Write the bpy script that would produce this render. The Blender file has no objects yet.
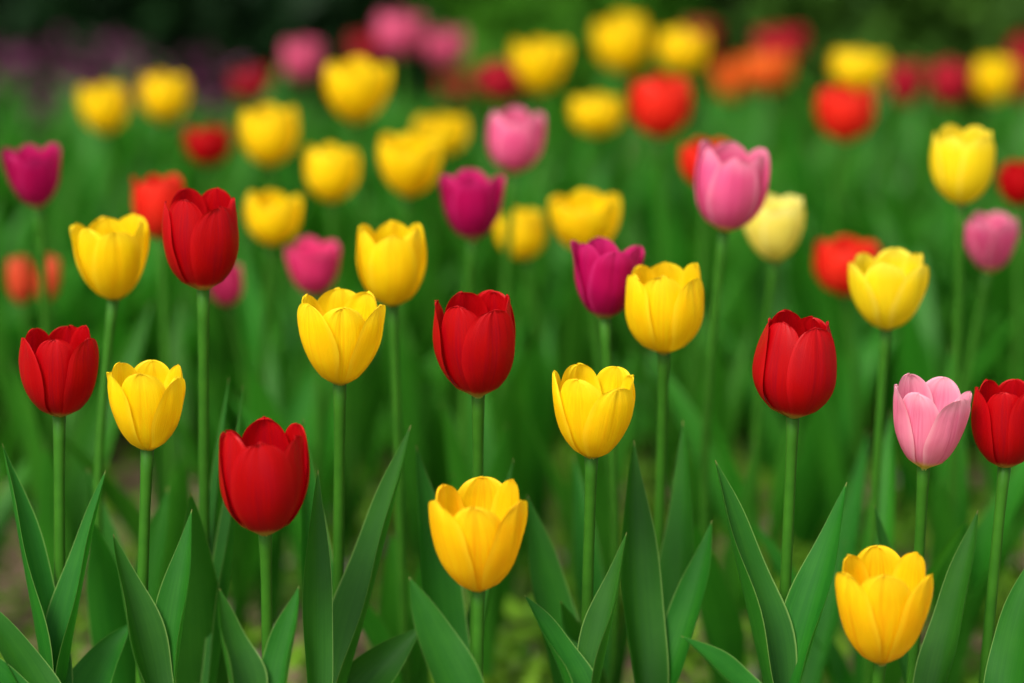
import bpy, math, random
import numpy as np
from mathutils import Vector, Matrix, Quaternion

random.seed(7)
rng = np.random.default_rng(11)
PI = math.pi
scene = bpy.context.scene
COL = scene.collection

# ------------------------------------------------------------------ camera
CAM_Z, PITCH, LENS = 1.10, math.radians(15.7), 105.0
FPX = LENS / 36.0 * 1024
cd = bpy.data.cameras.new('camera')
cam = bpy.data.objects.new('camera', cd)
COL.objects.link(cam)
cam.location = (0, 0, CAM_Z)
cam.rotation_euler = (PI / 2 - PITCH, 0, 0)
cd.lens = LENS
cd.sensor_width = 36
cd.clip_start = 0.05
cd.clip_end = 500
cd.dof.use_dof = True
cd.dof.focus_distance = 2.29
cd.dof.aperture_fstop = 1.9
cd.dof.aperture_blades = 0
scene.camera = cam

# ------------------------------------------------------------------ sky, sun, exposure
SUN_EL, SUN_AZ = math.radians(52), math.radians(-145)   # high, from the camera's left rear
w = bpy.data.worlds.new('World')
scene.world = w
w.use_nodes = True
nt = w.node_tree
nt.nodes.clear()
sky = nt.nodes.new('ShaderNodeTexSky')
sky.sky_type = 'NISHITA'
sky.sun_disc = False
sky.sun_elevation = SUN_EL
sky.sun_rotation = SUN_AZ
sky.air_density = 1.0
sky.dust_density = 4.0
hs = nt.nodes.new('ShaderNodeHueSaturation')
hs.inputs['Saturation'].default_value = 0.10      # an overcast sky is nearly white
bg = nt.nodes.new('ShaderNodeBackground')
bg.inputs['Strength'].default_value = 0.11
wo = nt.nodes.new('ShaderNodeOutputWorld')
nt.links.new(sky.outputs[0], hs.inputs['Color'])
nt.links.new(hs.outputs[0], bg.inputs['Color'])
nt.links.new(bg.outputs[0], wo.inputs[0])

sd = bpy.data.lights.new('sun', 'SUN')
sd.energy = 1.8
sd.angle = math.radians(18)
sd.color = (1.0, 0.95, 0.87)
sun = bpy.data.objects.new('sun', sd)
COL.objects.link(sun)
sdir = Vector((math.sin(SUN_AZ) * math.cos(SUN_EL), math.cos(SUN_AZ) * math.cos(SUN_EL), math.sin(SUN_EL)))
sun.rotation_euler = sdir.to_track_quat('Z', 'Y').to_euler()
sun.location = sdir * 20

scene.view_settings.view_transform = 'Standard'
scene.view_settings.look = 'None'
scene.view_settings.exposure = 1.05
scene.view_settings.gamma = 1.0
scene.render.engine = 'CYCLES'
scene.cycles.use_denoising = True
scene.cycles.max_bounces = 8
scene.cycles.transmission_bounces = 6

RM = cam.rotation_euler.to_matrix()
CAMV = Vector((0, 0, CAM_Z))


def at(px, py, d):
    """the point seen at pixel (px, py) at distance d along the view axis"""
    return CAMV + RM @ Vector(((px - 512) / FPX * d, -(py - 341.5) / FPX * d, -d))


# ------------------------------------------------------------------ materials
class NB:
    def __init__(self, name):
        self.m = bpy.data.materials.new(name)
        self.m.use_nodes = True
        self.t = self.m.node_tree
        self.t.nodes.clear()

    def n(self, typ, **kw):
        nd = self.t.nodes.new(typ)
        for k, v in kw.items():
            setattr(nd, k, v)
        return nd

    def l(self, a, b):
        self.t.links.new(a, b)

    def val(self, x):
        nd = self.n('ShaderNodeValue')
        nd.outputs[0].default_value = x
        return nd.outputs[0]

    def math(self, op, a, b=None, c=None, clamp=False):
        nd = self.n('ShaderNodeMath', operation=op, use_clamp=clamp)
        for i, x in enumerate((a, b, c)):
            if x is None:
                continue
            if isinstance(x, (int, float)):
                nd.inputs[i].default_value = x
            else:
                self.l(x, nd.inputs[i])
        return nd.outputs[0]

    def mix(self, f, a, b):
        nd = self.n('ShaderNodeMix', data_type='RGBA')
        for s, x in ((0, f), (6, a), (7, b)):
            if isinstance(x, (int, float)):
                nd.inputs[s].default_value = x
            elif isinstance(x, (tuple, list)):
                nd.inputs[s].default_value = (*x, 1)
            else:
                self.l(x, nd.inputs[s])
        return nd.outputs[2]

    def ramp(self, x, lo, hi):
        nd = self.n('ShaderNodeMapRange', interpolation_type='SMOOTHSTEP')
        self.l(x, nd.inputs[0])
        nd.inputs[1].default_value = lo
        nd.inputs[2].default_value = hi
        return nd.outputs[0]

    def noise(self, vec, scale, detail=3, rough=0.5):
        nd = self.n('ShaderNodeTexNoise')
        nd.inputs['Scale'].default_value = scale
        nd.inputs['Detail'].default_value = detail
        nd.inputs['Roughness'].default_value = rough
        if vec is not None:
            self.l(vec, nd.inputs['Vector'])
        return nd.outputs['Fac']

    def uv(self):
        u = self.n('ShaderNodeUVMap')
        u.uv_map = 'uv'
        s = self.n('ShaderNodeSeparateXYZ')
        self.l(u.outputs[0], s.inputs[0])
        return s.outputs[0], s.outputs[1]

    def vec(self, x, y, z):
        nd = self.n('ShaderNodeCombineXYZ')
        for i, q in enumerate((x, y, z)):
            if isinstance(q, (int, float)):
                nd.inputs[i].default_value = q
            else:
                self.l(q, nd.inputs[i])
        return nd.outputs[0]

    def rand(self):
        return self.n('ShaderNodeObjectInfo').outputs['Random']

    def finish(self, color, rough=0.5, transl=0.3, tcolor=None, bump=None, bstr=0.2, bdist=0.001, spec=0.35, sheen=0.0, coat=0.0):
        p = self.n('ShaderNodeBsdfPrincipled')
        if isinstance(color, tuple):
            p.inputs['Base Color'].default_value = (*color, 1)
        else:
            self.l(color, p.inputs['Base Color'])
        if isinstance(rough, (int, float)):
            p.inputs['Roughness'].default_value = rough
        else:
            self.l(rough, p.inputs['Roughness'])
        p.inputs['Specular IOR Level'].default_value = spec
        if sheen:
            p.inputs['Sheen Weight'].default_value = sheen
            p.inputs['Sheen Roughness'].default_value = 0.4
        out = self.n('ShaderNodeOutputMaterial')
        bn = None
        if bump is not None:
            b = self.n('ShaderNodeBump')
            b.inputs['Strength'].default_value = bstr
            b.inputs['Distance'].default_value = bdist
            self.l(bump, b.inputs['Height'])
            bn = b.outputs[0]
            self.l(bn, p.inputs['Normal'])
        if transl > 0:
            tr = self.n('ShaderNodeBsdfTranslucent')
            tc = tcolor if tcolor is not None else color
            if isinstance(tc, tuple):
                tr.inputs['Color'].default_value = (*tc, 1)
            else:
                self.l(tc, tr.inputs['Color'])
            if bn:
                self.l(bn, tr.inputs['Normal'])
            mx = self.n('ShaderNodeMixShader')
            mx.inputs[0].default_value = transl
            self.l(p.outputs[0], mx.inputs[1])
            self.l(tr.outputs[0], mx.inputs[2])
            self.l(mx.outputs[0], out.inputs[0])
        else:
            self.l(p.outputs[0], out.inputs[0])
        return self.m


def petal_mat(name, main, edge, base, streak, base_hi=0.13, streak_amt=0.6, edge_amt=0.5, transl=0.35, mid=None, mid_amt=0.0):
    b = NB(name)
    u, v = b.uv()                                   # u 0..1 across, v 0..1 along
    cu = b.math('ABSOLUTE', b.math('MULTIPLY_ADD', u, 2.0, -1.0))
    r = b.rand()
    fib = b.noise(b.vec(b.math('MULTIPLY', u, 26), b.math('MULTIPLY', v, 1.6), b.math('MULTIPLY', r, 40)), 1.0, 4, 0.6)
    blot = b.noise(b.vec(b.math('MULTIPLY', u, 3), b.math('MULTIPLY', v, 3), b.math('MULTIPLY', r, 40)), 1.0, 2)
    # darker or warmer fibres, stronger near the midrib
    near_mid = b.math('SUBTRACT', 1.0, b.ramp(cu, 0.02, 0.55))
    fs = b.math('MULTIPLY', b.ramp(fib, 0.42, 0.72), b.math('MULTIPLY_ADD', near_mid, 0.75, 0.25))
    c = b.mix(b.math('MULTIPLY', fs, streak_amt), main, streak)
    fl = b.math('SUBTRACT', 1.0, b.ramp(b.math('ABSOLUTE', b.math('SUBTRACT', cu, b.math('MULTIPLY_ADD', blot, 0.10, 0.03))), 0.0, 0.045))
    c = b.mix(b.math('MULTIPLY', fl, b.math('MULTIPLY', b.ramp(v, 0.2, 0.6), 0.35)), c, streak)
    if mid is not None:
        c = b.mix(b.math('MULTIPLY', b.math('SUBTRACT', 1.0, b.ramp(cu, 0.0, 0.7)), mid_amt), c, mid)
    rim = b.math('MULTIPLY', b.ramp(b.math('MAXIMUM', cu, b.math('MULTIPLY', v, 0.96)), 0.72, 1.0), edge_amt)
    c = b.mix(rim, c, edge)
    c = b.mix(b.math('MULTIPLY', b.ramp(blot, 0.4, 0.7), 0.22), c, streak)
    bb = b.math('SUBTRACT', 1.0, b.ramp(b.math('ADD', v, b.math('MULTIPLY', b.math('SUBTRACT', fib, 0.5), 0.09)), base_hi * 0.3, base_hi))
    c = b.mix(bb, c, base)
    h = b.math('ADD', fib, b.math('MULTIPLY', b.noise(b.vec(b.math('MULTIPLY', u, 70), b.math('MULTIPLY', v, 3), r), 1.0, 2), 0.6))
    return b.finish(c, rough=0.42, transl=transl, bump=h, bstr=0.2, bdist=0.0012, spec=0.15, sheen=0.0)


MAT = {}
MAT['red'] = petal_mat('red_petal', (0.43, 0.0008, 0.0025), (0.56, 0.005, 0.008), (0.55, 0.33, 0.05), (0.30, 0.0012, 0.010), streak_amt=0.7)
MAT['scarlet'] = petal_mat('scarlet_petal', (0.75, 0.022, 0.009), (0.8, 0.06, 0.03), (0.6, 0.3, 0.04), (0.62, 0.006, 0.006), streak_amt=0.4)
MAT['darkred'] = petal_mat('dark_red_petal', (0.36, 0.010, 0.02), (0.42, 0.03, 0.04), (0.3, 0.15, 0.05), (0.2, 0.004, 0.015))
MAT['crimson'] = petal_mat('crimson_petal', (0.42, 0.009, 0.025), (0.48, 0.03, 0.05), (0.3, 0.15, 0.05), (0.28, 0.004, 0.016))
MAT['yellow'] = petal_mat('yellow_petal', (0.90, 0.63, 0.004), (0.93, 0.72, 0.025), (0.55, 0.42, 0.03), (0.87, 0.43, 0.002), base_hi=0.08, streak_amt=0.7, transl=0.4)
MAT['golden'] = petal_mat('golden_petal', (0.90, 0.57, 0.004), (0.93, 0.66, 0.02), (0.5, 0.36, 0.03), (0.87, 0.34, 0.002), base_hi=0.07, streak_amt=0.8, transl=0.4)
MAT['lemon'] = petal_mat('lemon_petal', (0.88, 0.68, 0.012), (0.92, 0.78, 0.10), (0.6, 0.5, 0.08), (0.87, 0.58, 0.008), base_hi=0.08, streak_amt=0.6, transl=0.4)
MAT['cream'] = petal_mat('cream_yellow_petal', (0.88, 0.76, 0.14), (0.92, 0.86, 0.36), (0.6, 0.5, 0.12), (0.86, 0.66, 0.06), base_hi=0.1, transl=0.4)
MAT['pink'] = petal_mat('pink_petal', (0.76, 0.12, 0.27), (0.86, 0.32, 0.44), (0.75, 0.55, 0.08), (0.66, 0.065, 0.20), base_hi=0.16, streak_amt=0.7, edge_amt=0.75, mid=(0.66, 0.06, 0.2), mid_amt=0.35)
MAT['palepink'] = petal_mat('pale_pink_petal', (0.82, 0.25, 0.37), (0.88, 0.46, 0.54), (0.78, 0.6, 0.1), (0.66, 0.10, 0.21), base_hi=0.16, streak_amt=0.75, edge_amt=0.7, mid=(0.72, 0.15, 0.27), mid_amt=0.3)
MAT['hotpink'] = petal_mat('hot_pink_petal', (0.70, 0.035, 0.15), (0.78, 0.10, 0.23), (0.55, 0.3, 0.1), (0.5, 0.02, 0.12), edge_amt=0.6)
MAT['magenta'] = petal_mat('magenta_petal', (0.46, 0.003, 0.085), (0.6, 0.025, 0.17), (0.5, 0.35, 0.1), (0.28, 0.002, 0.06), edge_amt=0.75, streak_amt=0.7)
MAT['duskpink'] = petal_mat('dusky_pink_petal', (0.62, 0.08, 0.18), (0.68, 0.16, 0.26), (0.5, 0.3, 0.1), (0.5, 0.06, 0.12), edge_amt=0.6)
MAT['coral'] = petal_mat('coral_petal', (0.70, 0.085, 0.03), (0.74, 0.17, 0.08), (0.55, 0.3, 0.05), (0.55, 0.03, 0.015))
MAT['orange'] = petal_mat('orange_petal', (0.74, 0.115, 0.014), (0.85, 0.25, 0.03), (0.6, 0.3, 0.04), (0.7, 0.07, 0.006))


def leaf_mat(name, c1, c2, rimc, transl=0.4):
    b = NB(name)
    u, v = b.uv()
    cu = b.math('ABSOLUTE', b.math('MULTIPLY_ADD', u, 2.0, -1.0))
    r = b.rand()
    vein = b.noise(b.vec(b.math('MULTIPLY', u, 34), b.math('MULTIPLY', v, 1.2), b.math('MULTIPLY', r, 30)), 1.0, 3, 0.6)
    blot = b.noise(b.vec(b.math('MULTIPLY', u, 2), b.math('MULTIPLY', v, 7), b.math('MULTIPLY', r, 30)), 1.0, 3)
    c = b.mix(b.math('MULTIPLY_ADD', b.ramp(vein, 0.35, 0.7), 0.35, b.math('MULTIPLY', b.math('SUBTRACT', blot, 0.5), 0.8), clamp=True), c1, c2)
    g = b.n('ShaderNodeHueSaturation')
    b.l(c, g.inputs['Color'])
    b.l(b.math('MULTIPLY_ADD', r, 0.016, 0.494), g.inputs['Hue'])
    b.l(b.math('MULTIPLY_ADD', r, 0.3, 0.92), g.inputs['Value'])
    c = g.outputs[0]
    rim = b.ramp(cu, 0.945, 0.995)
    c = b.mix(b.math('MULTIPLY', rim, 0.62), c, rimc)
    tip = b.ramp(v, 0.975, 1.0)
    c = b.mix(b.math('MULTIPLY', tip, 0.6), c, (0.35, 0.28, 0.1))
    return b.finish(c, rough=0.5, transl=transl, tcolor=b.mix(0.4, c, (0.035, 0.26, 0.006)), bump=vein, bstr=0.10, bdist=0.001, spec=0.25)


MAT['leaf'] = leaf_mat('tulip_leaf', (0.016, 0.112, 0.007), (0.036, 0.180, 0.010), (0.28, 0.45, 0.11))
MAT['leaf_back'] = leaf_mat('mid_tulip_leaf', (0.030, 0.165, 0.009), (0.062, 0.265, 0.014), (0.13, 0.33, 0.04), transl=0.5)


def stem_mat():
    b = NB('tulip_stem')
    tc = b.n('ShaderNodeTexCoord')
    n = b.noise(tc.outputs['Object'], 60, 3)
    c = b.mix(n, (0.018, 0.090, 0.006), (0.040, 0.150, 0.010))
    return b.finish(c, rough=0.5, transl=0.0, bump=n, bstr=0.15, bdist=0.001, spec=0.12)


MAT['stem'] = stem_mat()


def pistil_mat():
    b = NB('tulip_pistil')
    tc = b.n('ShaderNodeTexCoord')
    n = b.noise(tc.outputs['Object'], 200, 2)
    return b.finish(b.mix(n, (0.25, 0.3, 0.04), (0.4, 0.42, 0.1)), rough=0.6, transl=0.0)


MAT['pistil'] = pistil_mat()


def soil_mat():
    b = NB('garden_soil')
    tc = b.n('ShaderNodeTexCoord')
    P = tc.outputs['Object']
    n1 = b.noise(P, 9, 5, 0.6)
    n2 = b.noise(P, 55, 4, 0.65)
    n3 = b.noise(P, 2.2, 3, 0.5)
    c = b.mix(b.ramp(n2, 0.3, 0.75), (0.085, 0.052, 0.032), (0.26, 0.175, 0.115))
    c = b.mix(b.math('MULTIPLY', b.ramp(n1, 0.55, 0.75), 0.6), c, (0.19, 0.14, 0.10))
    moss = b.math('MULTIPLY', b.ramp(b.math('ADD', n3, b.math('MULTIPLY', b.math('SUBTRACT', n1, 0.5), 0.6)), 0.42, 0.6), 0.85)
    c = b.mix(moss, c, b.mix(n2, (0.03, 0.10, 0.008), (0.09, 0.19, 0.015)))
    return b.finish(c, rough=0.9, transl=0, bump=b.math('ADD', n2, n1), bstr=0.7, bdist=0.02, spec=0.2)


MAT['soil'] = soil_mat()


def simple_leafy(name, c1, c2, transl=0.25, rough=0.5):
    b = NB(name)
    g = b.n('ShaderNodeNewGeometry')
    ri = g.outputs['Random Per Island']
    tc = b.n('ShaderNodeTexCoord')
    n = b.noise(tc.outputs['Object'], 3.0, 2)
    f = b.math('MULTIPLY_ADD', ri, 0.6, b.math('MULTIPLY', n, 0.4))
    c = b.mix(f, c1, c2)
    return b.finish(c, rough=rough, transl=transl, spec=0.08)


MAT['weed'] = simple_leafy('weed_leaf', (0.05, 0.17, 0.010), (0.16, 0.30, 0.02), 0.4)
MAT['evergreen'] = simple_leafy('evergreen_leaf', (0.004, 0.014, 0.005), (0.010, 0.034, 0.008), 0.1)
MAT['midshrub'] = simple_leafy('mid_shrub_leaf', (0.03, 0.13, 0.008), (0.075, 0.25, 0.016), 0.3)
MAT['olive'] = simple_leafy('olive_shrub_leaf', (0.02, 0.07, 0.008), (0.055, 0.13, 0.014), 0.2)
MAT['mauve'] = simple_leafy('mauve_blossom', (0.10, 0.025, 0.065), (0.21, 0.055, 0.13), 0.2)


def bark_mat():
    b = NB('shrub_bark')
    tc = b.n('ShaderNodeTexCoord')
    n = b.noise(tc.outputs['Object'], 30, 4)
    return b.finish(b.mix(n, (0.03, 0.022, 0.016), (0.09, 0.065, 0.045)), rough=0.9, transl=0, bump=n, bstr=0.6, bdist=0.01)


MAT['bark'] = bark_mat()


def stone_mat():
    b = NB('pale_stone')
    tc = b.n('ShaderNodeTexCoord')
    n = b.noise(tc.outputs['Object'], 40, 4)
    return b.finish(b.mix(n, (0.16, 0.13, 0.11), (0.36, 0.31, 0.27)), rough=0.85, transl=0)


MAT['stone'] = stone_mat()


# ------------------------------------------------------------------ mesh helpers
def link_mesh(name, verts, faces, mat, parent=None, loc=(0, 0, 0), uvs=None, smooth=True):
    me = bpy.data.meshes.new(name)
    me.from_pydata([tuple(map(float, v)) for v in verts], [], faces)
    if uvs is not None:
        lay = me.uv_layers.new(name='uv')
        idx = np.zeros(len(me.loops), dtype=np.int32)
        me.loops.foreach_get('vertex_index', idx)
        lay.data.foreach_set('uv', np.asarray(uvs, dtype=np.float32)[idx].ravel())
    if smooth:
        me.polygons.foreach_set('use_smooth', [True] * len(me.polygons))
    me.materials.append(mat)
    me.update()
    o = bpy.data.objects.new(name, me)
    COL.objects.link(o)
    o.location = loc
    if parent:
        o.parent = parent
    return o


def grid_faces(nr, nc, off=0):
    return [(off + i * nc + j, off + i * nc + j + 1, off + (i + 1) * nc + j + 1, off + (i + 1) * nc + j)
            for i in range(nr - 1) for j in range(nc - 1)]


def tube(points, radii, n=12, cap=True):
    P = np.asarray(points, float)
    vs, fs = [], []
    for i, p in enumerate(P):
        t = P[min(i + 1, len(P) - 1)] - P[max(i - 1, 0)]
        t = t / np.linalg.norm(t)
        a = np.cross(t, (0, 1, 0.03))
        a /= np.linalg.norm(a)
        b = np.cross(t, a)
        for k in range(n):
            q = 2 * PI * k / n
            vs.append(p + radii[i] * (a * math.cos(q) + b * math.sin(q)))
    for i in range(len(P) - 1):
        for k in range(n):
            k2 = (k + 1) % n
            fs.append((i * n + k, i * n + k2, (i + 1) * n + k2, (i + 1) * n + k))
    if cap:
        fs.append(tuple(range((len(P) - 1) * n, len(P) * n)))
        fs.append(tuple(reversed(range(n))))
    return vs, fs


def empty(name, loc, label=None, cat=None, group=None):
    o = bpy.data.objects.new(name, None)
    o.empty_display_size = 0.05
    COL.objects.link(o)
    o.location = loc
    if label:
        o['label'] = label
    if cat:
        o['category'] = cat
    if group:
        o['group'] = group
    return o


# ------------------------------------------------------------------ tulip petals
PROFILES = {   # radius of the cup (share of its widest) at ten even heights
    'egg':  [0.10, 0.56, 0.78, 0.91, 0.98, 1.00, 0.98, 0.94, 0.88, 0.80, 0.70],
    'cup':  [0.10, 0.52, 0.72, 0.85, 0.93, 0.98, 1.00, 1.00, 0.98, 0.95, 0.91],
    'vase': [0.10, 0.44, 0.62, 0.75, 0.84, 0.91, 0.96, 0.99, 1.00, 0.99, 0.98],
    'open': [0.10, 0.46, 0.63, 0.75, 0.84, 0.90, 0.94, 0.97, 1.00, 1.02, 1.04],
}


def prof(kind, t):
    return np.interp(t, np.linspace(0, 1, 11), PROFILES[kind])


def petal(kind, R, H, ang, inner, r, nr=26, nc=15):
    """one petal: grid of points round the flower axis, plus uv"""
    Rr = R * (0.885 if inner else 1.0)
    Hh = H * r.uniform(0.95, 1.02) * (1.0 if inner else 0.975)
    W = R * (r.uniform(0.70, 0.79) if not inner else r.uniform(0.66, 0.76))
    lean = r.uniform(-0.05, 0.05)
    tipx = r.uniform(-0.07, 0.07)
    curl = r.uniform(0.0, 0.055) if not inner else r.uniform(-0.05, 0.02)
    ph = r.uniform(0, 6.28, 4)
    groove = r.uniform(0.012, 0.028)
    pk = r.uniform(0.42, 0.50)
    s = np.linspace(0, 1, nr)
    v = np.sin(s * PI / 2) ** 1.0
    vs, uvs = [], []
    for i in range(nr):
        t = v[i]
        R_t = Rr * prof(kind, t) * (1 + lean * t)
        vm = 0.50
        if t < vm:
            wd = W * (0.24 + 0.76 * math.sin(PI / 2 * t / vm) ** 0.9)
        else:
            wd = W * max(0.0, 1 - ((t - vm) / (1 - vm)) ** 2.3) ** pk
        wd = max(wd, W * 0.012)
        rc = max(R_t * (0.84 if not inner else 0.88), wd * 0.72)
        for j in range(nc):
            u = -1 + 2 * j / (nc - 1)
            ww = wd * (1 + 0.035 * math.sin(7 * t + ph[0] + (2 if u > 0 else 0)) * abs(u))
            phi = u * ww / rc
            x = rc * math.sin(phi) + tipx * R * t ** 3
            rad = R_t - rc * (1 - math.cos(phi)) * 0.92
            # midrib groove with a raised pair of lines, soft undulation, curled rim
            rad -= R * groove * math.exp(-(u * wd / (0.07 * R)) ** 2) * (0.3 + 0.9 * t)
            rad += R * 0.016 * math.sin(5 * u + ph[1]) * t + R * 0.012 * math.sin(9 * t + 3 * u + ph[2])
            rad += R * curl * (max(0, abs(u) - 0.55) / 0.45) ** 2 * t
            rad += R * 0.010 * math.sin(17 * u + ph[3]) * t * t
            z = Hh * t + R * 0.02 * math.sin(3.1 * u + ph[3]) * t + R * 0.012 * math.sin(13 * u + ph[0]) * t ** 8
            z -= 0.10 * R * (1 - t) * 0  # base stays flat
            vs.append((x, -rad, z))
            uvs.append((0.5 + 0.5 * u, t))
    ca, sa = math.cos(ang), math.sin(ang)
    vs = [(ca * x - sa * y, sa * x + ca * y, z) for x, y, z in vs]
    return vs, grid_faces(nr, nc), uvs


def rot_pts(vs, M):
    return [tuple(M @ Vector(p)) for p in vs]


# ------------------------------------------------------------------ tulip leaves
def leaf_pts(P0, P1, P2, W, nrm0, fold=0.5, twist=0.0, nr=26, nc=9, wave=0.06, seed=0):
    P0, P1, P2 = (np.asarray(p, float) for p in (P0, P1, P2))
    r = np.random.default_rng(seed)
    ph = r.uniform(0, 6.28, 3)
    vs, uvs = [], []
    for i in range(nr):
        t = i / (nr - 1)
        p = (1 - t) ** 2 * P0 + 2 * t * (1 - t) * P1 + t * t * P2
        tg = 2 * (1 - t) * (P1 - P0) + 2 * t * (P2 - P1)
        tg /= np.linalg.norm(tg)
        n = np.asarray(nrm0, float) - tg * np.dot(nrm0, tg)
        n /= np.linalg.norm(n)
        a = twist * (t - 0.3)
        n = n * math.cos(a) + np.cross(tg, n) * math.sin(a)
        side = np.cross(tg, n)
        if t < 0.42:
            wd = 0.42 + 0.58 * math.sin(PI / 2 * t / 0.42)
        else:
            wd = max(0.0, 1 - ((t - 0.42) / 0.58) ** 1.8)
        wd = max(wd, 0.012) * W / 2
        f = fold * (1.25 - 0.55 * t)
        for j in range(nc):
            u = -1 + 2 * j / (nc - 1)
            au = abs(u)
            off = side * wd * math.sin(u * 1.1) / math.sin(1.1) * math.cos(0.6 * f) \
                + n * wd * (f * au ** 1.35 + wave * math.sin(11 * t + ph[0] + (1.7 if u > 0 else 0)) * au ** 2 * 2)
            vs.append(p + off)
            uvs.append((0.5 + 0.5 * u, t))
    return vs, grid_faces(nr, nc), uvs


def leaf_obj(parent, root, mat, *a, **k):
    vs, fs, uvs = leaf_pts(*a, **k)
    rt = np.asarray(root, float)
    return link_mesh('leaf', [v - rt for v in vs], fs, mat, parent, uvs=uvs)


# ------------------------------------------------------------------ a tulip
def pixel_leaf(root_e, root, base, tip, bow, wpx, d, face=40, fold=0.5, dd=0.0, twist=0.0, mat='leaf', seed=0):
    """a leaf whose foot, tip and breadth are read off the photograph; dd leans its tip away from (+) or towards the camera"""
    P0, P2 = at(base[0], max(base[1], 745), d), at(*tip, d + dd)
    m = (P0 + P2) / 2
    right = Vector((1, 0, 0))
    P1 = m + right * bow / FPX * d + Vector((0, -dd * 0.3, 0))
    tg = (P2 - P0).normalized()
    view = (CAMV - m).normalized()
    n = view - tg * view.dot(tg)
    n = Quaternion(tg, math.radians(face)) @ n
    return leaf_obj(root_e, root, MAT[mat], P0, P1, P2, 0.80 * wpx / FPX * d, n, fold, twist, seed=seed)


def random_leaf(parent, root, foot, ang, L, W, elev, droop, mat, seed, nr=18, nc=7):
    d = Vector((math.cos(ang), math.sin(ang), 0))
    P0 = Vector(foot) + d * 0.004
    P2 = P0 + d * L * math.cos(elev) + Vector((0, 0, L * math.sin(elev)))
    P1 = P0 + d * L * 0.28 * math.cos(elev) + Vector((0, 0, L * (0.55 * math.sin(elev) + droop)))
    n = (-d * math.sin(elev) + Vector((0, 0, math.cos(elev)))).normalized()
    r = np.random.default_rng(seed)
    return leaf_obj(parent, root, mat, P0, P1, P2, W, n, r.uniform(0.3, 0.7), r.uniform(-1.0, 1.0), nr=nr, nc=nc, wave=0.09, seed=seed)


TULIPS = []


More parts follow.
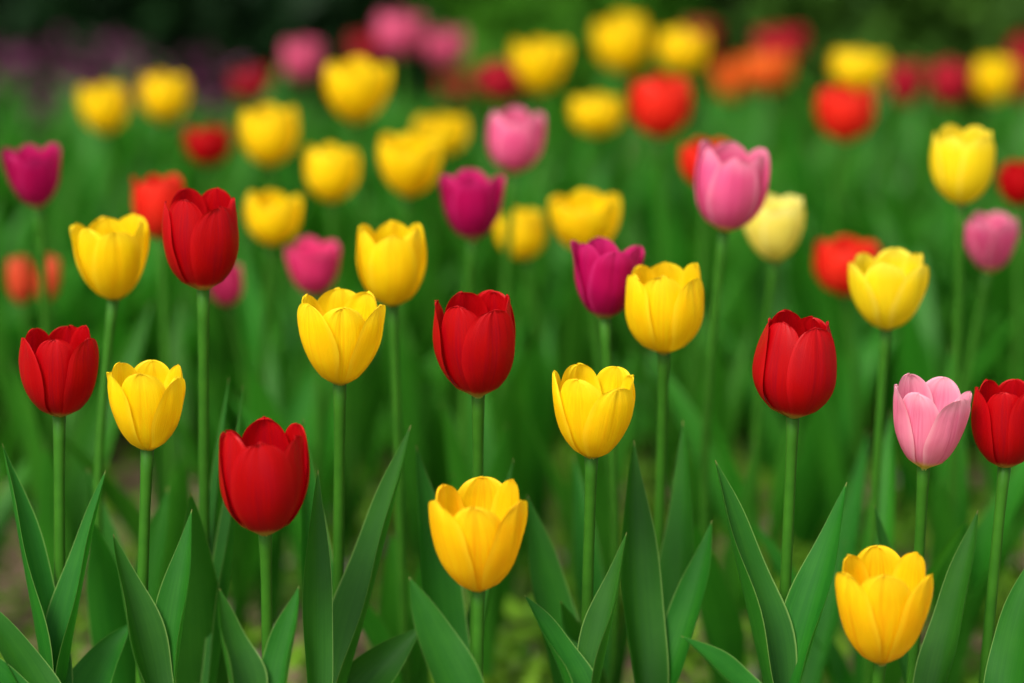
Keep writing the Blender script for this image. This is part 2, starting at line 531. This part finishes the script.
def tulip(cx, yt, yb, wpx, d, colour, kind, rot, label, leaves=(), tilt=(0, 0), extra=2, group=None, lean=0.0):
    k = len(TULIPS)
    r = np.random.default_rng(1000 + k)
    ta = 1.5 if d < 2.43 else 5
    tilt = (tilt[0] + r.uniform(-ta, ta), tilt[1] + r.uniform(-ta, ta))
    sharp = d < 2.9
    blur = 0 if d < 2.6 else 0.30 * (LENS / 1000 / cd.dof.aperture_fstop) * FPX * (1 / 2.29 - 1 / d)
    wreal = (wpx - blur) / FPX * d
    R = wreal / 2 * 0.985
    hpx = (yb - yt) - blur
    H = (hpx / FPX * d - 0.26 * R) / 0.955
    base = at(cx - math.sin(math.radians(tilt[0])) * (yb - yt) * 0.5, yb - blur / 2, d)
    base = Vector((base.x, base.y + R * 0.10, base.z))
    gx = base.x + (r.uniform(-0.016, -0.006) if d < 2.43 else r.uniform(-0.012, 0.012))
    gy = base.y + r.uniform(-0.02, 0.02)
    root = Vector((gx, gy, 0.0))
    e = empty('tulip', root, label, 'tulip', group)
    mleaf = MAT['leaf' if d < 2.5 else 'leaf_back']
    # stem
    n = 16
    bendx, bendy = (r.uniform(-0.005, 0.005) if d < 2.45 else r.uniform(-0.022, 0.022)), r.uniform(-0.02, 0.02)
    pts, rad = [], []
    r0 = 0.0046 if d < 2.45 else 0.0040
    for i in range(n):
        t = i / (n - 1)
        p = root.lerp(base, t) + Vector((bendx, bendy, 0)) * math.sin(PI * t)
        p.z = -0.01 + (base.z + 0.010 + 0.01) * t
        pts.append(np.array(p - root))
        rad.append(r0 * (1.12 - 0.22 * t) * (1 + 0.35 * max(0.0, (t - 0.9) / 0.1)))
    vs, fs = tube(pts, rad)
    link_mesh('stem', vs, fs, MAT['stem'], e)
    # flower head
    M = (Matrix.Rotation(math.radians(tilt[0]) * 1.0 + 0, 3, 'Y') @ Matrix.Rotation(math.radians(tilt[1]), 3, 'X'))
    loc = base - root
    nr, nc = (30, 19) if d < 2.6 else ((20, 13) if sharp else (12, 9))
    petals = []
    for q in range(6):
        inner = q % 2 == 1
        petals.append(petal(kind, R, H, math.radians(rot) + q * PI / 3 + r.uniform(-0.10, 0.10), inner, r, nr, nc))
    if sharp:
        # receptacle, pistil and six stamens inside the cup
        hv, hf = tube([(0, 0, -0.001), (0, 0, 0.004), (0, 0, 0.01), (0, 0, H * 0.34), (0, 0, H * 0.38), (0, 0, H * 0.41)],
                      [0.004, R * 0.17, R * 0.12, R * 0.10, R * 0.17, R * 0.08], 10)
        for q in range(6):
            a = q * PI / 3 + 0.3
            b0, b1 = np.array((math.cos(a) * R * .12, math.sin(a) * R * .12, 0.006)), np.array((math.cos(a) * R * .36, math.sin(a) * R * .36, H * .3))
            tv, tf = tube([b0, b1, b1 + np.array((0, 0, H * .12))], [R * .03, R * .035, R * .05], 6)
            hf += [tuple(i + len(hv) for i in f) for f in tf]
            hv += tv
        fh = link_mesh('flower_head', rot_pts(hv, M), hf, MAT['pistil'], e, loc)
        for pv, pf, pu in petals:
            link_mesh('petal', rot_pts(pv, M), pf, MAT[colour], fh, uvs=pu)
    else:
        av, af, au = [], [], []
        for pv, pf, pu in petals:
            af += [tuple(i + len(av) for i in f) for f in pf]
            av += pv
            au += pu
        link_mesh('flower_head', rot_pts(av, M), af, MAT[colour], e, loc, uvs=au)
    for i, lf in enumerate(leaves):
        kw = dict(lf[5]) if len(lf) > 5 else {}
        pixel_leaf(e, root, *lf[:4], lf[4] if lf[4] else d, seed=k * 10 + i, **kw)
    a0 = r.uniform(0, 6.28)
    for i in range(extra):
        L = min(r.uniform(0.22, 0.34), base.z * 0.8)
        random_leaf(e, root, root + Vector((0, 0, r.uniform(0.0, 0.05))), a0 + i * 2.4 + r.uniform(-.4, .4), L, r.uniform(0.032, 0.05),
                    math.radians(r.uniform(62, 84)), r.uniform(0.0, 0.06), mleaf, k * 17 + i)
    TULIPS.append((root.x, root.y))
    return e


# ================================================================== ground
def build_ground():
    xs = np.concatenate([[-120, -30, -8, -3], np.linspace(-1.6, 1.6, 90), [3, 8, 30, 120]])
    ys = np.concatenate([[-60, -10, 0.5], np.linspace(1.4, 6.2, 130), [8, 12, 40, 200]])
    g = np.random.default_rng(3)
    vs, uv = [], []
    ph = g.uniform(0, 6.28, (14, 2))
    fr = g.uniform(4, 42, (14, 2)) * g.choice([-1, 1], (14, 2))
    for y in ys:
        for x in xs:
            z = 0.0
            if abs(x) < 1.7 and 1.3 < y < 6.3:
                for q in range(14):
                    z += 0.10 / (6 + abs(fr[q, 0])) * math.sin(fr[q, 0] * x + ph[q, 0]) * math.sin(fr[q, 1] * y + ph[q, 1])
                z += g.normal(0, 0.002)
            vs.append((x, y, z - 0.005))
    o = link_mesh('ground', vs, grid_faces(len(ys), len(xs)), MAT['soil'])
    o['kind'] = 'structure'


build_ground()


# ------------------------------------------------------------------ shrubs behind the bed
def shrub(name, label, cat, x, y, rx, ry, h, mats, n, leaf=0.05, seed=0, blossoms=None, group=None, zlow=0.02):
    g = np.random.default_rng(seed)
    e = empty(name, (x, y, 0), label, cat, group)
    # stems
    vs, fs = [], []
    for q in range(6):
        a = g.uniform(0, 6.28)
        tx, ty, tz = math.cos(a) * rx * .55, math.sin(a) * ry * .55, h * g.uniform(.55, .85)
        pts = [(0.05 * math.cos(a), 0.05 * math.sin(a), -0.02), (tx * .4, ty * .4, tz * .45), (tx, ty, tz)]
        tv, tf = tube(pts, [0.022, 0.016, 0.006], 7)
        fs += [tuple(i + len(vs) for i in f) for f in tf]
        vs += tv
    link_mesh('trunk', vs, fs, MAT['bark'], e)
    # leaf clumps
    lobes = []
    for q in range(34):
        a, b = g.uniform(0, 6.28), g.uniform(0, 1) ** 1.6
        rr = g.uniform(.35, .85)
        lobes.append((math.cos(a) * rx * rr, math.sin(a) * ry * rr, zlow + h * (0.05 + .83 * b), g.uniform(.22, .42) * min(rx, h)))

    def scatter(cnt, size, shell):
        V, F = [], []
        for _ in range(cnt):
            lx, ly, lz, lr = lobes[g.integers(len(lobes))]
            d = g.normal(size=3)
            d /= np.linalg.norm(d)
            p = np.array((lx, ly, lz)) + d * lr * g.uniform(shell, 1.08)
            p[2] = max(p[2], zlow)
            ax = d + g.normal(0, .5, 3) + np.array((0, 0, -.3))
            ax /= np.linalg.norm(ax)
            sd_ = np.cross(ax, g.normal(size=3))
            sd_ /= np.linalg.norm(sd_)
            nn = np.cross(ax, sd_)
            s = size * g.uniform(.6, 1.3)
            o = len(V)
            V += [p, p + ax * s * .45 + sd_ * s * .28 + nn * s * .06, p + ax * s, p + ax * s * .45 - sd_ * s * .28 + nn * s * .06]
            F += [(o, o + 1, o + 2), (o, o + 2, o + 3)]
        return V, F
    V, F = scatter(n, leaf, 0.3)
    link_mesh('crown', V, F, MAT[mats], e, smooth=False)
    if blossoms:
        V, F = scatter(blossoms[0], blossoms[1], 0.9)
        link_mesh('blossom_mass', V, F, MAT['mauve'], e, smooth=False)
    return e


shrub('evergreen_shrub', 'nearly black evergreen shrub behind the mauve flowering shrub', 'shrub', -0.95, 5.85, 0.55, 0.35, 1.7, 'evergreen', 9000, 0.10, 1)
shrub('evergreen_shrub', 'nearly black evergreen shrub behind the far pink tulips', 'shrub', -0.36, 5.7, 0.40, 0.35, 1.6, 'evergreen', 8000, 0.10, 2)
shrub('leafy_shrub', 'fresh green leafy shrub behind the two far yellow tulips at the top', 'shrub', 0.08, 5.5, 0.27, 0.3, 1.0, 'midshrub', 5500, 0.07, 3)
shrub('evergreen_shrub', 'dark evergreen shrub in the gap between the two greener shrubs', 'shrub', 0.46, 5.8, 0.36, 0.35, 1.6, 'evergreen', 7500, 0.10, 4)
shrub('leafy_shrub', 'olive green leafy shrub behind the yellow and dark red tulips', 'shrub', 0.70, 5.5, 0.24, 0.3, 1.1, 'olive', 5500, 0.07, 5)
shrub('evergreen_shrub', 'dark evergreen shrub at the far right corner behind the bed', 'shrub', 1.15, 5.75, 0.45, 0.35, 1.6, 'evergreen', 8000, 0.10, 6)
shrub('flowering_shrub', 'low dull mauve flowering shrub in front of the dark evergreens', 'shrub', -0.76, 5.0, 0.36, 0.14, 0.155, 'evergreen', 2200, 0.05, 7, (5200, 0.032))


# ================================================================== the tulips
G_NEAR = 'sharp tulips at the front of the bed'
G_MID = 'softly blurred tulips in the middle of the bed'
G_FAR = 'strongly blurred tulips at the back of the bed'
LF = dict(face=62, fold=0.85)
RF = dict(face=-62, fold=0.85)

# front rows, in focus:  centre x, top y, bottom y, width, distance, colour, cup shape, turn, label, leaves
tulip(61, 322, 418, 78, 2.33, 'red', 'cup', 60, 'deep red tulip at the left edge, left of the shorter yellow tulip',
      [((54, 690), (2, 443), 2, 66, None, LF), ((58, 690), (106, 470), -8, 60, None, RF)], (2, 0), 1, G_NEAR)
tulip(148, 358, 452, 80, 2.29, 'yellow', 'vase', 60, 'yellow tulip with flared petals between the two lower red tulips on the left',
      [((160, 745), (113, 534), -4, 70, 2.26, dict(face=48, fold=0.75)), ((162, 735), (192, 509), 4, 62, 2.27, dict(face=-48, fold=0.7))], (0, 0), 0, G_NEAR)
tulip(203, 187, 291, 82, 2.37, 'red', 'cup', 35, 'tallest red tulip, standing above the others on a long bare stem',
      [((205, 640), (243, 385), 14, 40, 2.42, dict(face=-70, fold=0.9)), ((205, 640), (229, 377), -6, 30, 2.44, dict(face=-60, fold=0.8))], (0, 0), 1, G_NEAR)
tulip(265, 417, 536, 94, 2.24, 'red', 'cup', 5, 'lowest red tulip, wide open and deep in the leaves at the left',
      [((252, 745), (219, 588), -14, 70, 2.2, dict(face=50, fold=0.8)), ((268, 740), (299, 586), 6, 60, 2.21, dict(face=-48, fold=0.8))], (1, 0), 0, G_NEAR)
tulip(341, 289, 386, 87, 2.33, 'yellow', 'vase', 70, 'yellow tulip rising from the broadest pair of leaves, left of centre',
      [((328, 705), (411, 425), 6, 72, 2.36, dict(face=-56, fold=0.85)), ((328, 700), (303, 418), -10, 56, 2.4, dict(face=40, fold=0.6)),
       ((318, 700), (318, 470), -8, 46, 2.3, dict(face=30, fold=0.5))], (3, 0), 0, G_NEAR)
tulip(477, 288, 397, 87, 2.33, 'red', 'cup', 28, 'red tulip at the middle of the bed above the lowest central yellow tulip',
      [((456, 690), (416, 445), -6, 74, 2.42, dict(face=45, fold=0.6)), ((460, 690), (514, 458), 2, 46, 2.44, dict(face=-55, fold=0.7))], (0, 0), 0, G_NEAR)
tulip(478, 478, 593, 98, 2.22, 'golden', 'vase', 60, 'golden yellow tulip low at the bottom centre with one leaf to its left',
      [((488, 745), (409, 577), -6, 62, 2.19, dict(face=20, fold=0.35))], (0, 0), 0, G_NEAR)
tulip(594, 363, 459, 86, 2.29, 'yellow', 'vase', 30, 'yellow tulip right of centre with a short leaf on each side of its stem',
      [((582, 735), (524, 595), 14, 64, 2.25, dict(face=58, fold=0.8)), ((584, 735), (627, 532), 4, 60, 2.26, dict(face=-58, fold=0.8))], (4, 0), 0, G_NEAR)
tulip(664, 258, 354, 83, 2.42, 'yellow', 'cup', 52, 'yellow tulip overlapping the lower right of a magenta tulip',
      [((650, 700), (634, 440), -20, 70, 2.38, dict(face=35, fold=0.75)), ((655, 700), (683, 420), 26, 60, 2.44, dict(face=-40, fold=0.6)),
       ((640, 720), (712, 520), 20, 60, 2.38, dict(face=-40, fold=0.6))], (1, 0), 0, G_NEAR)
tulip(796, 308, 419, 90, 2.30, 'red', 'egg', 22, 'egg shaped red tulip right of centre between two long pointed leaves',
      [((778, 715), (715, 460), -2, 78, None, dict(face=60, fold=0.9)), ((776, 710), (847, 482), 8, 74, None, dict(face=-48, fold=0.6)),
       ((765, 745), (681, 636), 22, 62, 2.22, dict(face=60, fold=0.8))], (4, 0), 0, G_NEAR)
tulip(928, 376, 469, 80, 2.30, 'palepink', 'open', 33, 'pale pink tulip left of the red tulip at the right edge',
      [((922, 720), (978, 510), 8, 62, 2.33, dict(face=-45, fold=0.6)), ((918, 710), (874, 504), 2, 46, 2.42, dict(face=45, fold=0.6))], (6, 0), 0, G_NEAR)
tulip(1005, 375, 469, 72, 2.32, 'red', 'cup', 40, 'red tulip cut off by the right edge beside the pale pink tulip',
      [((1000, 740), (1040, 545), -4, 66, 2.28, dict(face=-30, fold=0.4))], (0, 0), 0, G_NEAR)
tulip(881, 549, 665, 97, 2.22, 'golden', 'vase', 60, 'lowest golden yellow tulip, at the bottom right corner in front of the pale pink one',
      [((868, 770), (838, 690), -4, 50, 2.2, dict(face=40, fold=0.5))], (0, 0), 0, G_NEAR)

# middle of the bed, a little soft
tulip(606, 237, 320, 72, 2.47, 'magenta', 'open', 10, 'magenta tulip partly hidden by the yellow tulip to its right', (), (0, 0), 3, G_MID)
tulip(392, 218, 307, 73, 2.50, 'yellow', 'cup', 0, 'yellow tulip behind and above the one with broadest leaves', (), (0, 0), 3, G_MID)
tulip(113, 214, 301, 79, 2.48, 'yellow', 'vase', 20, 'yellow tulip just left of the tallest red tulip', (), (0, 0), 3, G_MID)
tulip(887, 249, 331, 80, 2.52, 'lemon', 'vase', 45, 'lemon yellow tulip in front of a blurred red one on the right', (), (3, 0), 3, G_MID)
tulip(730, 138, 232, 78, 2.58, 'pink', 'cup', 0, 'large pink tulip in front of a cream yellow one and a half hidden red one', (), (2, 0), 3, G_MID)
tulip(962, 122, 207, 68, 2.66, 'lemon', 'cup', 28, 'upright lemon yellow tulip above the pink tulip at the right', (), (0, 0), 3, G_MID)
tulip(774, 190, 264, 68, 2.74, 'cream', 'vase', 15, 'cream yellow tulip behind the large pink tulip', (), (0, 0), 3, G_MID)
tulip(990, 209, 275, 60, 2.78, 'pink', 'vase', 30, 'pink tulip below the upright lemon yellow one near the right edge', (), (0, 0), 3, G_MID)
tulip(472, 166, 243, 70, 2.72, 'magenta', 'open', 0, 'magenta tulip below the soft pink one at the top centre', (), (0, 0), 3, G_MID)
tulip(35, 140, 210, 61, 2.74, 'magenta', 'open', 15, 'magenta tulip high at the left edge of the bed', (), (0, 0), 3, G_MID)
tulip(585, 186, 256, 78, 2.82, 'yellow', 'vase', 0, 'wide yellow tulip directly above the magenta tulip that a yellow one overlaps', (), (0, 0), 3, G_MID)
tulip(159, 169, 242, 58, 2.82, 'scarlet', 'cup', 25, 'bright red tulip half hidden behind the tallest red tulip', (), (0, 0), 3, G_MID)
tulip(273, 186, 248, 63, 2.92, 'yellow', 'cup', 0, 'blurred yellow tulip just right of the tallest red tulip', (), (0, 0), 3, G_MID)
tulip(314, 235, 298, 61, 2.84, 'hotpink', 'open', 20, 'hot pink tulip above left of the yellow tulip with broadest leaves', (), (0, 0), 3, G_MID)
tulip(226, 259, 309, 42, 2.92, 'hotpink', 'cup', 0, 'hot pink tulip peeping out under the tallest red flower', (), (0, 0), 3, G_MID)
tulip(846, 232, 299, 72, 2.96, 'scarlet', 'cup', 0, 'blurred red tulip behind the left side of a lemon yellow tulip', (), (0, 0), 3, G_MID)
tulip(515, 104, 176, 64, 2.92, 'pink', 'cup', 0, 'soft pink tulip above the magenta one at the top centre', (), (0, 0), 3, G_MID)
tulip(522, 203, 263, 60, 3.02, 'yellow', 'cup', 30, 'blurred yellow tulip between the upper magenta tulip and the wide yellow one', (), (0, 0), 3, G_MID)
tulip(410, 130, 200, 72, 3.02, 'yellow', 'vase', 0, 'blurred yellow tulip in front of a fainter yellow one left of the soft pink tulip', (), (0, 0), 3, G_MID)
tulip(332, 139, 206, 62, 3.08, 'yellow', 'cup', 10, 'blurred yellow tulip lowest of three in a slanting line left of centre', (), (0, 0), 3, G_MID)
tulip(21, 250, 308, 33, 3.05, 'coral', 'egg', 0, 'narrow orange red tulip, left one of a close pair at the left edge', (), (-6, 0), 2, G_MID)
tulip(49, 251, 306, 31, 3.05, 'coral', 'egg', 20, 'narrow orange red tulip, right one of a close pair at the left edge', (), (5, 0), 2, G_MID)
tulip(1018, 157, 210, 46, 3.0, 'red', 'cup', 20, 'blurred red tulip cut off by the right edge above the pink one', (), (0, 0), 3, G_MID)
tulip(707, 134, 192, 60, 2.98, 'scarlet', 'cup', 20, 'blurred red tulip half hidden behind the large pink tulip', (), (0, 0), 3, G_MID)

# back of the bed, strongly blurred
tulip(269, 100, 170, 66, 3.2, 'yellow', 'cup', 0, 'far yellow tulip right of a small blurred red one', (), (0, 0), 3, G_FAR)
tulip(208, 119, 170, 55, 3.35, 'red', 'cup', 0, 'small blurred red tulip left of a far yellow one', (), (0, 0), 3, G_FAR)
tulip(357, 54, 127, 76, 3.3, 'yellow', 'vase', 0, 'big far yellow tulip below the dark red tulip at the top', (), (0, 0), 3, G_FAR)
tulip(440, 108, 160, 64, 3.4, 'yellow', 'cup', 0, 'fainter yellow tulip behind the blurred one left of the soft pink tulip', (), (0, 0), 3, G_FAR)
tulip(661, 70, 142, 70, 3.25, 'scarlet', 'cup', 10, 'blurred orange red tulip below the far yellow pair at the top right of centre', (), (0, 0), 3, G_FAR)
tulip(845, 79, 146, 66, 3.35, 'scarlet', 'cup', 0, 'blurred orange red tulip under the far yellow tulip it hides in part', (), (0, 0), 3, G_FAR)
tulip(596, 88, 140, 64, 3.45, 'yellow', 'cup', 0, 'far yellow tulip left of the blurred orange red one, lowest of its yellow neighbours', (), (0, 0), 3, G_FAR)
tulip(105, 77, 137, 57, 3.5, 'yellow', 'cup', 0, 'far yellow tulip, left one of the pair under the mauve shrub', (), (0, 0), 3, G_FAR)
tulip(165, 67, 126, 58, 3.6, 'yellow', 'cup', 20, 'far yellow tulip, right one of the pair under the mauve shrub', (), (0, 0), 3, G_FAR)
tulip(250, 61, 106, 52, 3.9, 'darkred', 'cup', 0, 'dim dark red tulip left of the far pink tulip against black foliage', (), (0, 0), 3, G_FAR)
tulip(302, 32, 88, 52, 3.9, 'duskpink', 'cup', 0, 'lone far pink tulip against black foliage left of the big far yellow one', (), (0, 0), 3, G_FAR)
tulip(540, 32, 98, 66, 3.6, 'yellow', 'vase', 0, 'far yellow tulip with a red one overlapping its lower left', (), (0, 0), 3, G_FAR)
tulip(501, 55, 106, 56, 3.7, 'crimson', 'cup', 0, 'far crimson tulip touching a far yellow one on its right', (), (0, 0), 3, G_FAR)
tulip(457, 66, 108, 50, 4.3, 'darkred', 'cup', 0, 'faint brownish red tulip below the right one of the far pink pair', (), (0, 0), 3, G_FAR)
tulip(399, 5, 64, 60, 3.95, 'duskpink', 'cup', 0, 'far pink tulip, higher one of the pair at the top edge', (), (0, 0), 3, G_FAR)
tulip(445, 22, 74, 52, 4.05, 'duskpink', 'cup', 0, 'far pink tulip, lower right one of the pair at the top edge', (), (0, 0), 3, G_FAR)
tulip(366, 27, 70, 48, 4.3, 'darkred', 'cup', 0, 'dark red tulip tucked behind the higher far pink tulip', (), (0, 0), 3, G_FAR)
tulip(621, 8, 77, 66, 3.75, 'yellow', 'cup', 0, 'highest far yellow tulip, left one of the pair above an orange red tulip', (), (0, 0), 3, G_FAR)
tulip(682, 22, 79, 60, 3.85, 'yellow', 'cup', 0, 'far yellow tulip, right one of the pair above an orange red tulip', (), (0, 0), 3, G_FAR)
tulip(700, 14, 66, 46, 4.6, 'darkred', 'cup', 0, 'faint dark red tulip behind the right far yellow tulip of the pair', (), (0, 0), 3, G_FAR)
tulip(780, 19, 68, 64, 4.1, 'crimson', 'cup', 0, 'far crimson tulip above the orange one', (), (0, 0), 3, G_FAR)
tulip(766, 42, 98, 64, 4.0, 'orange', 'cup', 0, 'far orange tulip below a crimson one', (), (0, 0), 3, G_FAR)
tulip(731, 54, 106, 46, 4.4, 'orange', 'cup', 0, 'faint orange tulip left of the brighter orange one', (), (0, 0), 3, G_FAR)
tulip(859, 42, 96, 68, 3.8, 'yellow', 'cup', 0, 'far yellow tulip above and behind an orange red one on the right', (), (0, 0), 3, G_FAR)
tulip(905, 55, 112, 46, 4.0, 'crimson', 'cup', 0, 'far dark crimson tulip right of the far yellow and orange red ones', (), (0, 0), 3, G_FAR)
tulip(950, 54, 112, 52, 3.95, 'crimson', 'cup', 0, 'far crimson tulip touching the yellow one at the far right', (), (0, 0), 3, G_FAR)
tulip(994, 50, 107, 52, 3.9, 'yellow', 'cup', 0, 'far yellow tulip at the right between two dark red ones', (), (0, 0), 3, G_FAR)
tulip(1022, 30, 112, 44, 4.1, 'darkred', 'cup', 0, 'far dark red tulip cut off by the right edge at the top', (), (0, 0), 3, G_FAR)


# ------------------------------------------------------------------ tulip plants in leaf only
def front_plant(label, cx, leaves, d):
    b = at(cx, 700, d)
    e = empty('leafy_tulip_plant', (b.x, b.y, 0), label, 'plant')
    root = Vector((b.x, b.y, 0))
    for i, lf in enumerate(leaves):
        pixel_leaf(e, root, lf[0], lf[1], lf[2], lf[3], lf[4] or d, seed=900 + i + int(cx), **lf[5])
    # short leaf sheath that carries them out of the soil
    top = (at(*leaves[0][0], leaves[0][4] or d) - root)
    vs, fs = tube([(0, 0, -0.02), (top.x * .5, top.y * .5, top.z * .5), (top.x, top.y, top.z + 0.02)], [0.008, 0.0085, 0.005], 10)
    link_mesh('stem', vs, fs, MAT['stem'], e)


front_plant('two broad arching green leaves in the bottom left corner', 30,
            [((62, 780), (-30, 590), 30, 64, 2.26, dict(face=35, fold=0.45)), ((40, 760), (-40, 640), 26, 62, 2.24, dict(face=35, fold=0.4))], 2.26)
front_plant('broad green leaf leaning right behind the yellow tulip at the lower left', 80,
            [((70, 730), (132, 622), -18, 62, 2.36, dict(face=-25, fold=0.4))], 2.36)
front_plant('broad green leaf lying almost flat, left of the golden tulip at bottom centre', 330,
            [((322, 715), (423, 626), -16, 66, 2.38, dict(face=-10, fold=0.5))], 2.38)
front_plant('soft green leaf leaning left behind the yellow tulip right of centre', 560,
            [((580, 700), (527, 495), -4, 66, 2.45, dict(face=35, fold=0.5)), ((576, 700), (604, 590), 6, 50, 2.47, dict(face=-35, fold=0.5))], 2.45)
front_plant('soft green leaf behind the egg shaped red tulip and its right leaf', 830,
            [((790, 690), (868, 430), 26, 60, 2.75, dict(face=-45, fold=0.6)), ((800, 700), (846, 540), 8, 40, 2.6, dict(face=-45, fold=0.6))], 2.7)

PROTO = []
for q in range(8):
    e = empty('leafy_tulip_plant', (0, 0, 0), 'tulip plant with only green leaves, blurred among the flower stems', 'plant', 'leafy tulip plants between the flowers')
    g = np.random.default_rng(500 + q)
    a0 = g.uniform(0, 6.28)
    nl = int(g.integers(3, 6))
    for i in range(nl):
        random_leaf(e, Vector((0, 0, 0)), Vector((0, 0, -0.004)), a0 + i * 2.2 + g.uniform(-.4, .4), g.uniform(0.26, 0.40), g.uniform(0.038, 0.062),
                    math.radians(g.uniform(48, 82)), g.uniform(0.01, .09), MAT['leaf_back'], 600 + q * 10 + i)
    PROTO.append(e)


def copy_plant(src, loc, rz, s):
    c = src.copy()
    COL.objects.link(c)
    c.location = loc
    c.rotation_euler = (0, 0, rz)
    c.scale = (s, s, s)
    for ch in src.children:
        k = ch.copy()
        COL.objects.link(k)
        k.parent = c
    return c


placed = list(TULIPS)
used = [False] * len(PROTO)
g = np.random.default_rng(77)
cnt = tries = 0
while cnt < 285 and tries < 20000:
    tries += 1
    y = 2.58 + (4.4 - 2.58) * g.uniform(0, 1) ** 0.85
    half = 0.19 * y + 0.12
    x = g.uniform(-half, half)
    need = 0.15 if y < 3.3 else (0.055 if y < 3.4 else 0.058)
    if min((x - a) ** 2 + (y - b) ** 2 for a, b in placed) < need ** 2:
        continue
    placed.append((x, y))
    q = int(g.integers(len(PROTO)))
    s = g.uniform(0.78, 1.12) * (1 if y < 3.9 else 0.85)
    rz = g.uniform(0, 6.28)
    if not used[q]:
        used[q] = True
        PROTO[q].location, PROTO[q].rotation_euler, PROTO[q].scale = (x, y, 0), (0, 0, rz), (s, s, s)
    else:
        copy_plant(PROTO[q], (x, y, 0), rz, s)
    cnt += 1


# ------------------------------------------------------------------ weeds and stones on the soil
def weeds():
    g = np.random.default_rng(9)
    V, F = [], []
    patches = [(g.uniform(-1.0, 1.0), 2.5 + 2.5 * g.uniform(0, 1) ** 1.7, g.uniform(.05, .16)) for _ in range(150)]
    for _ in range(14000):
        px, py, pr = patches[g.integers(len(patches))]
        x, y = px + g.normal(0, pr), py + g.normal(0, pr)
        a, s = g.uniform(0, 6.28), g.uniform(0.010, 0.04)
        el = g.uniform(0.1, 1.3)
        d = np.array((math.cos(a) * math.cos(el), math.sin(a) * math.cos(el), math.sin(el)))
        sd_ = np.array((-math.sin(a), math.cos(a), 0))
        p = np.array((x, y, g.uniform(-0.004, 0.022)))
        wv = s * g.uniform(.18, .4)
        o = len(V)
        V += [p, p + d * s * .5 + sd_ * wv, p + d * s * 1.0, p + d * s * .5 - sd_ * wv]
        F += [(o, o + 1, o + 2), (o, o + 2, o + 3)]
    o = link_mesh('weeds', V, F, MAT['weed'], smooth=False)
    o['kind'] = 'stuff'
    o['label'] = 'small yellow green weeds on the soil between the tulips'
    o['category'] = 'weeds'


weeds()


def stones():
    g = np.random.default_rng(21)
    V, F = [], []
    for _ in range(420):
        x, y, s = g.uniform(-.8, .8), g.uniform(2.3, 4.4), g.uniform(.004, .013)
        o = len(V)
        c = np.array((x, y, s * .3))
        n, m = 7, 4
        for i in range(m + 1):
            th = PI * i / m
            for j in range(n):
                fa = 2 * PI * j / n
                rr = s * g.uniform(.8, 1.15)
                V.append(c + rr * np.array((math.sin(th) * math.cos(fa), math.sin(th) * math.sin(fa) * .8, math.cos(th) * .6)))
        for i in range(m):
            for j in range(n):
                j2 = (j + 1) % n
                F.append((o + i * n + j, o + (i + 1) * n + j, o + (i + 1) * n + j2, o + i * n + j2))
    o = link_mesh('pebbles', V, F, MAT['stone'])
    o['kind'] = 'stuff'
    o['label'] = 'pale pebbles and crumbs scattered on the soil'
    o['category'] = 'pebbles'


stones()
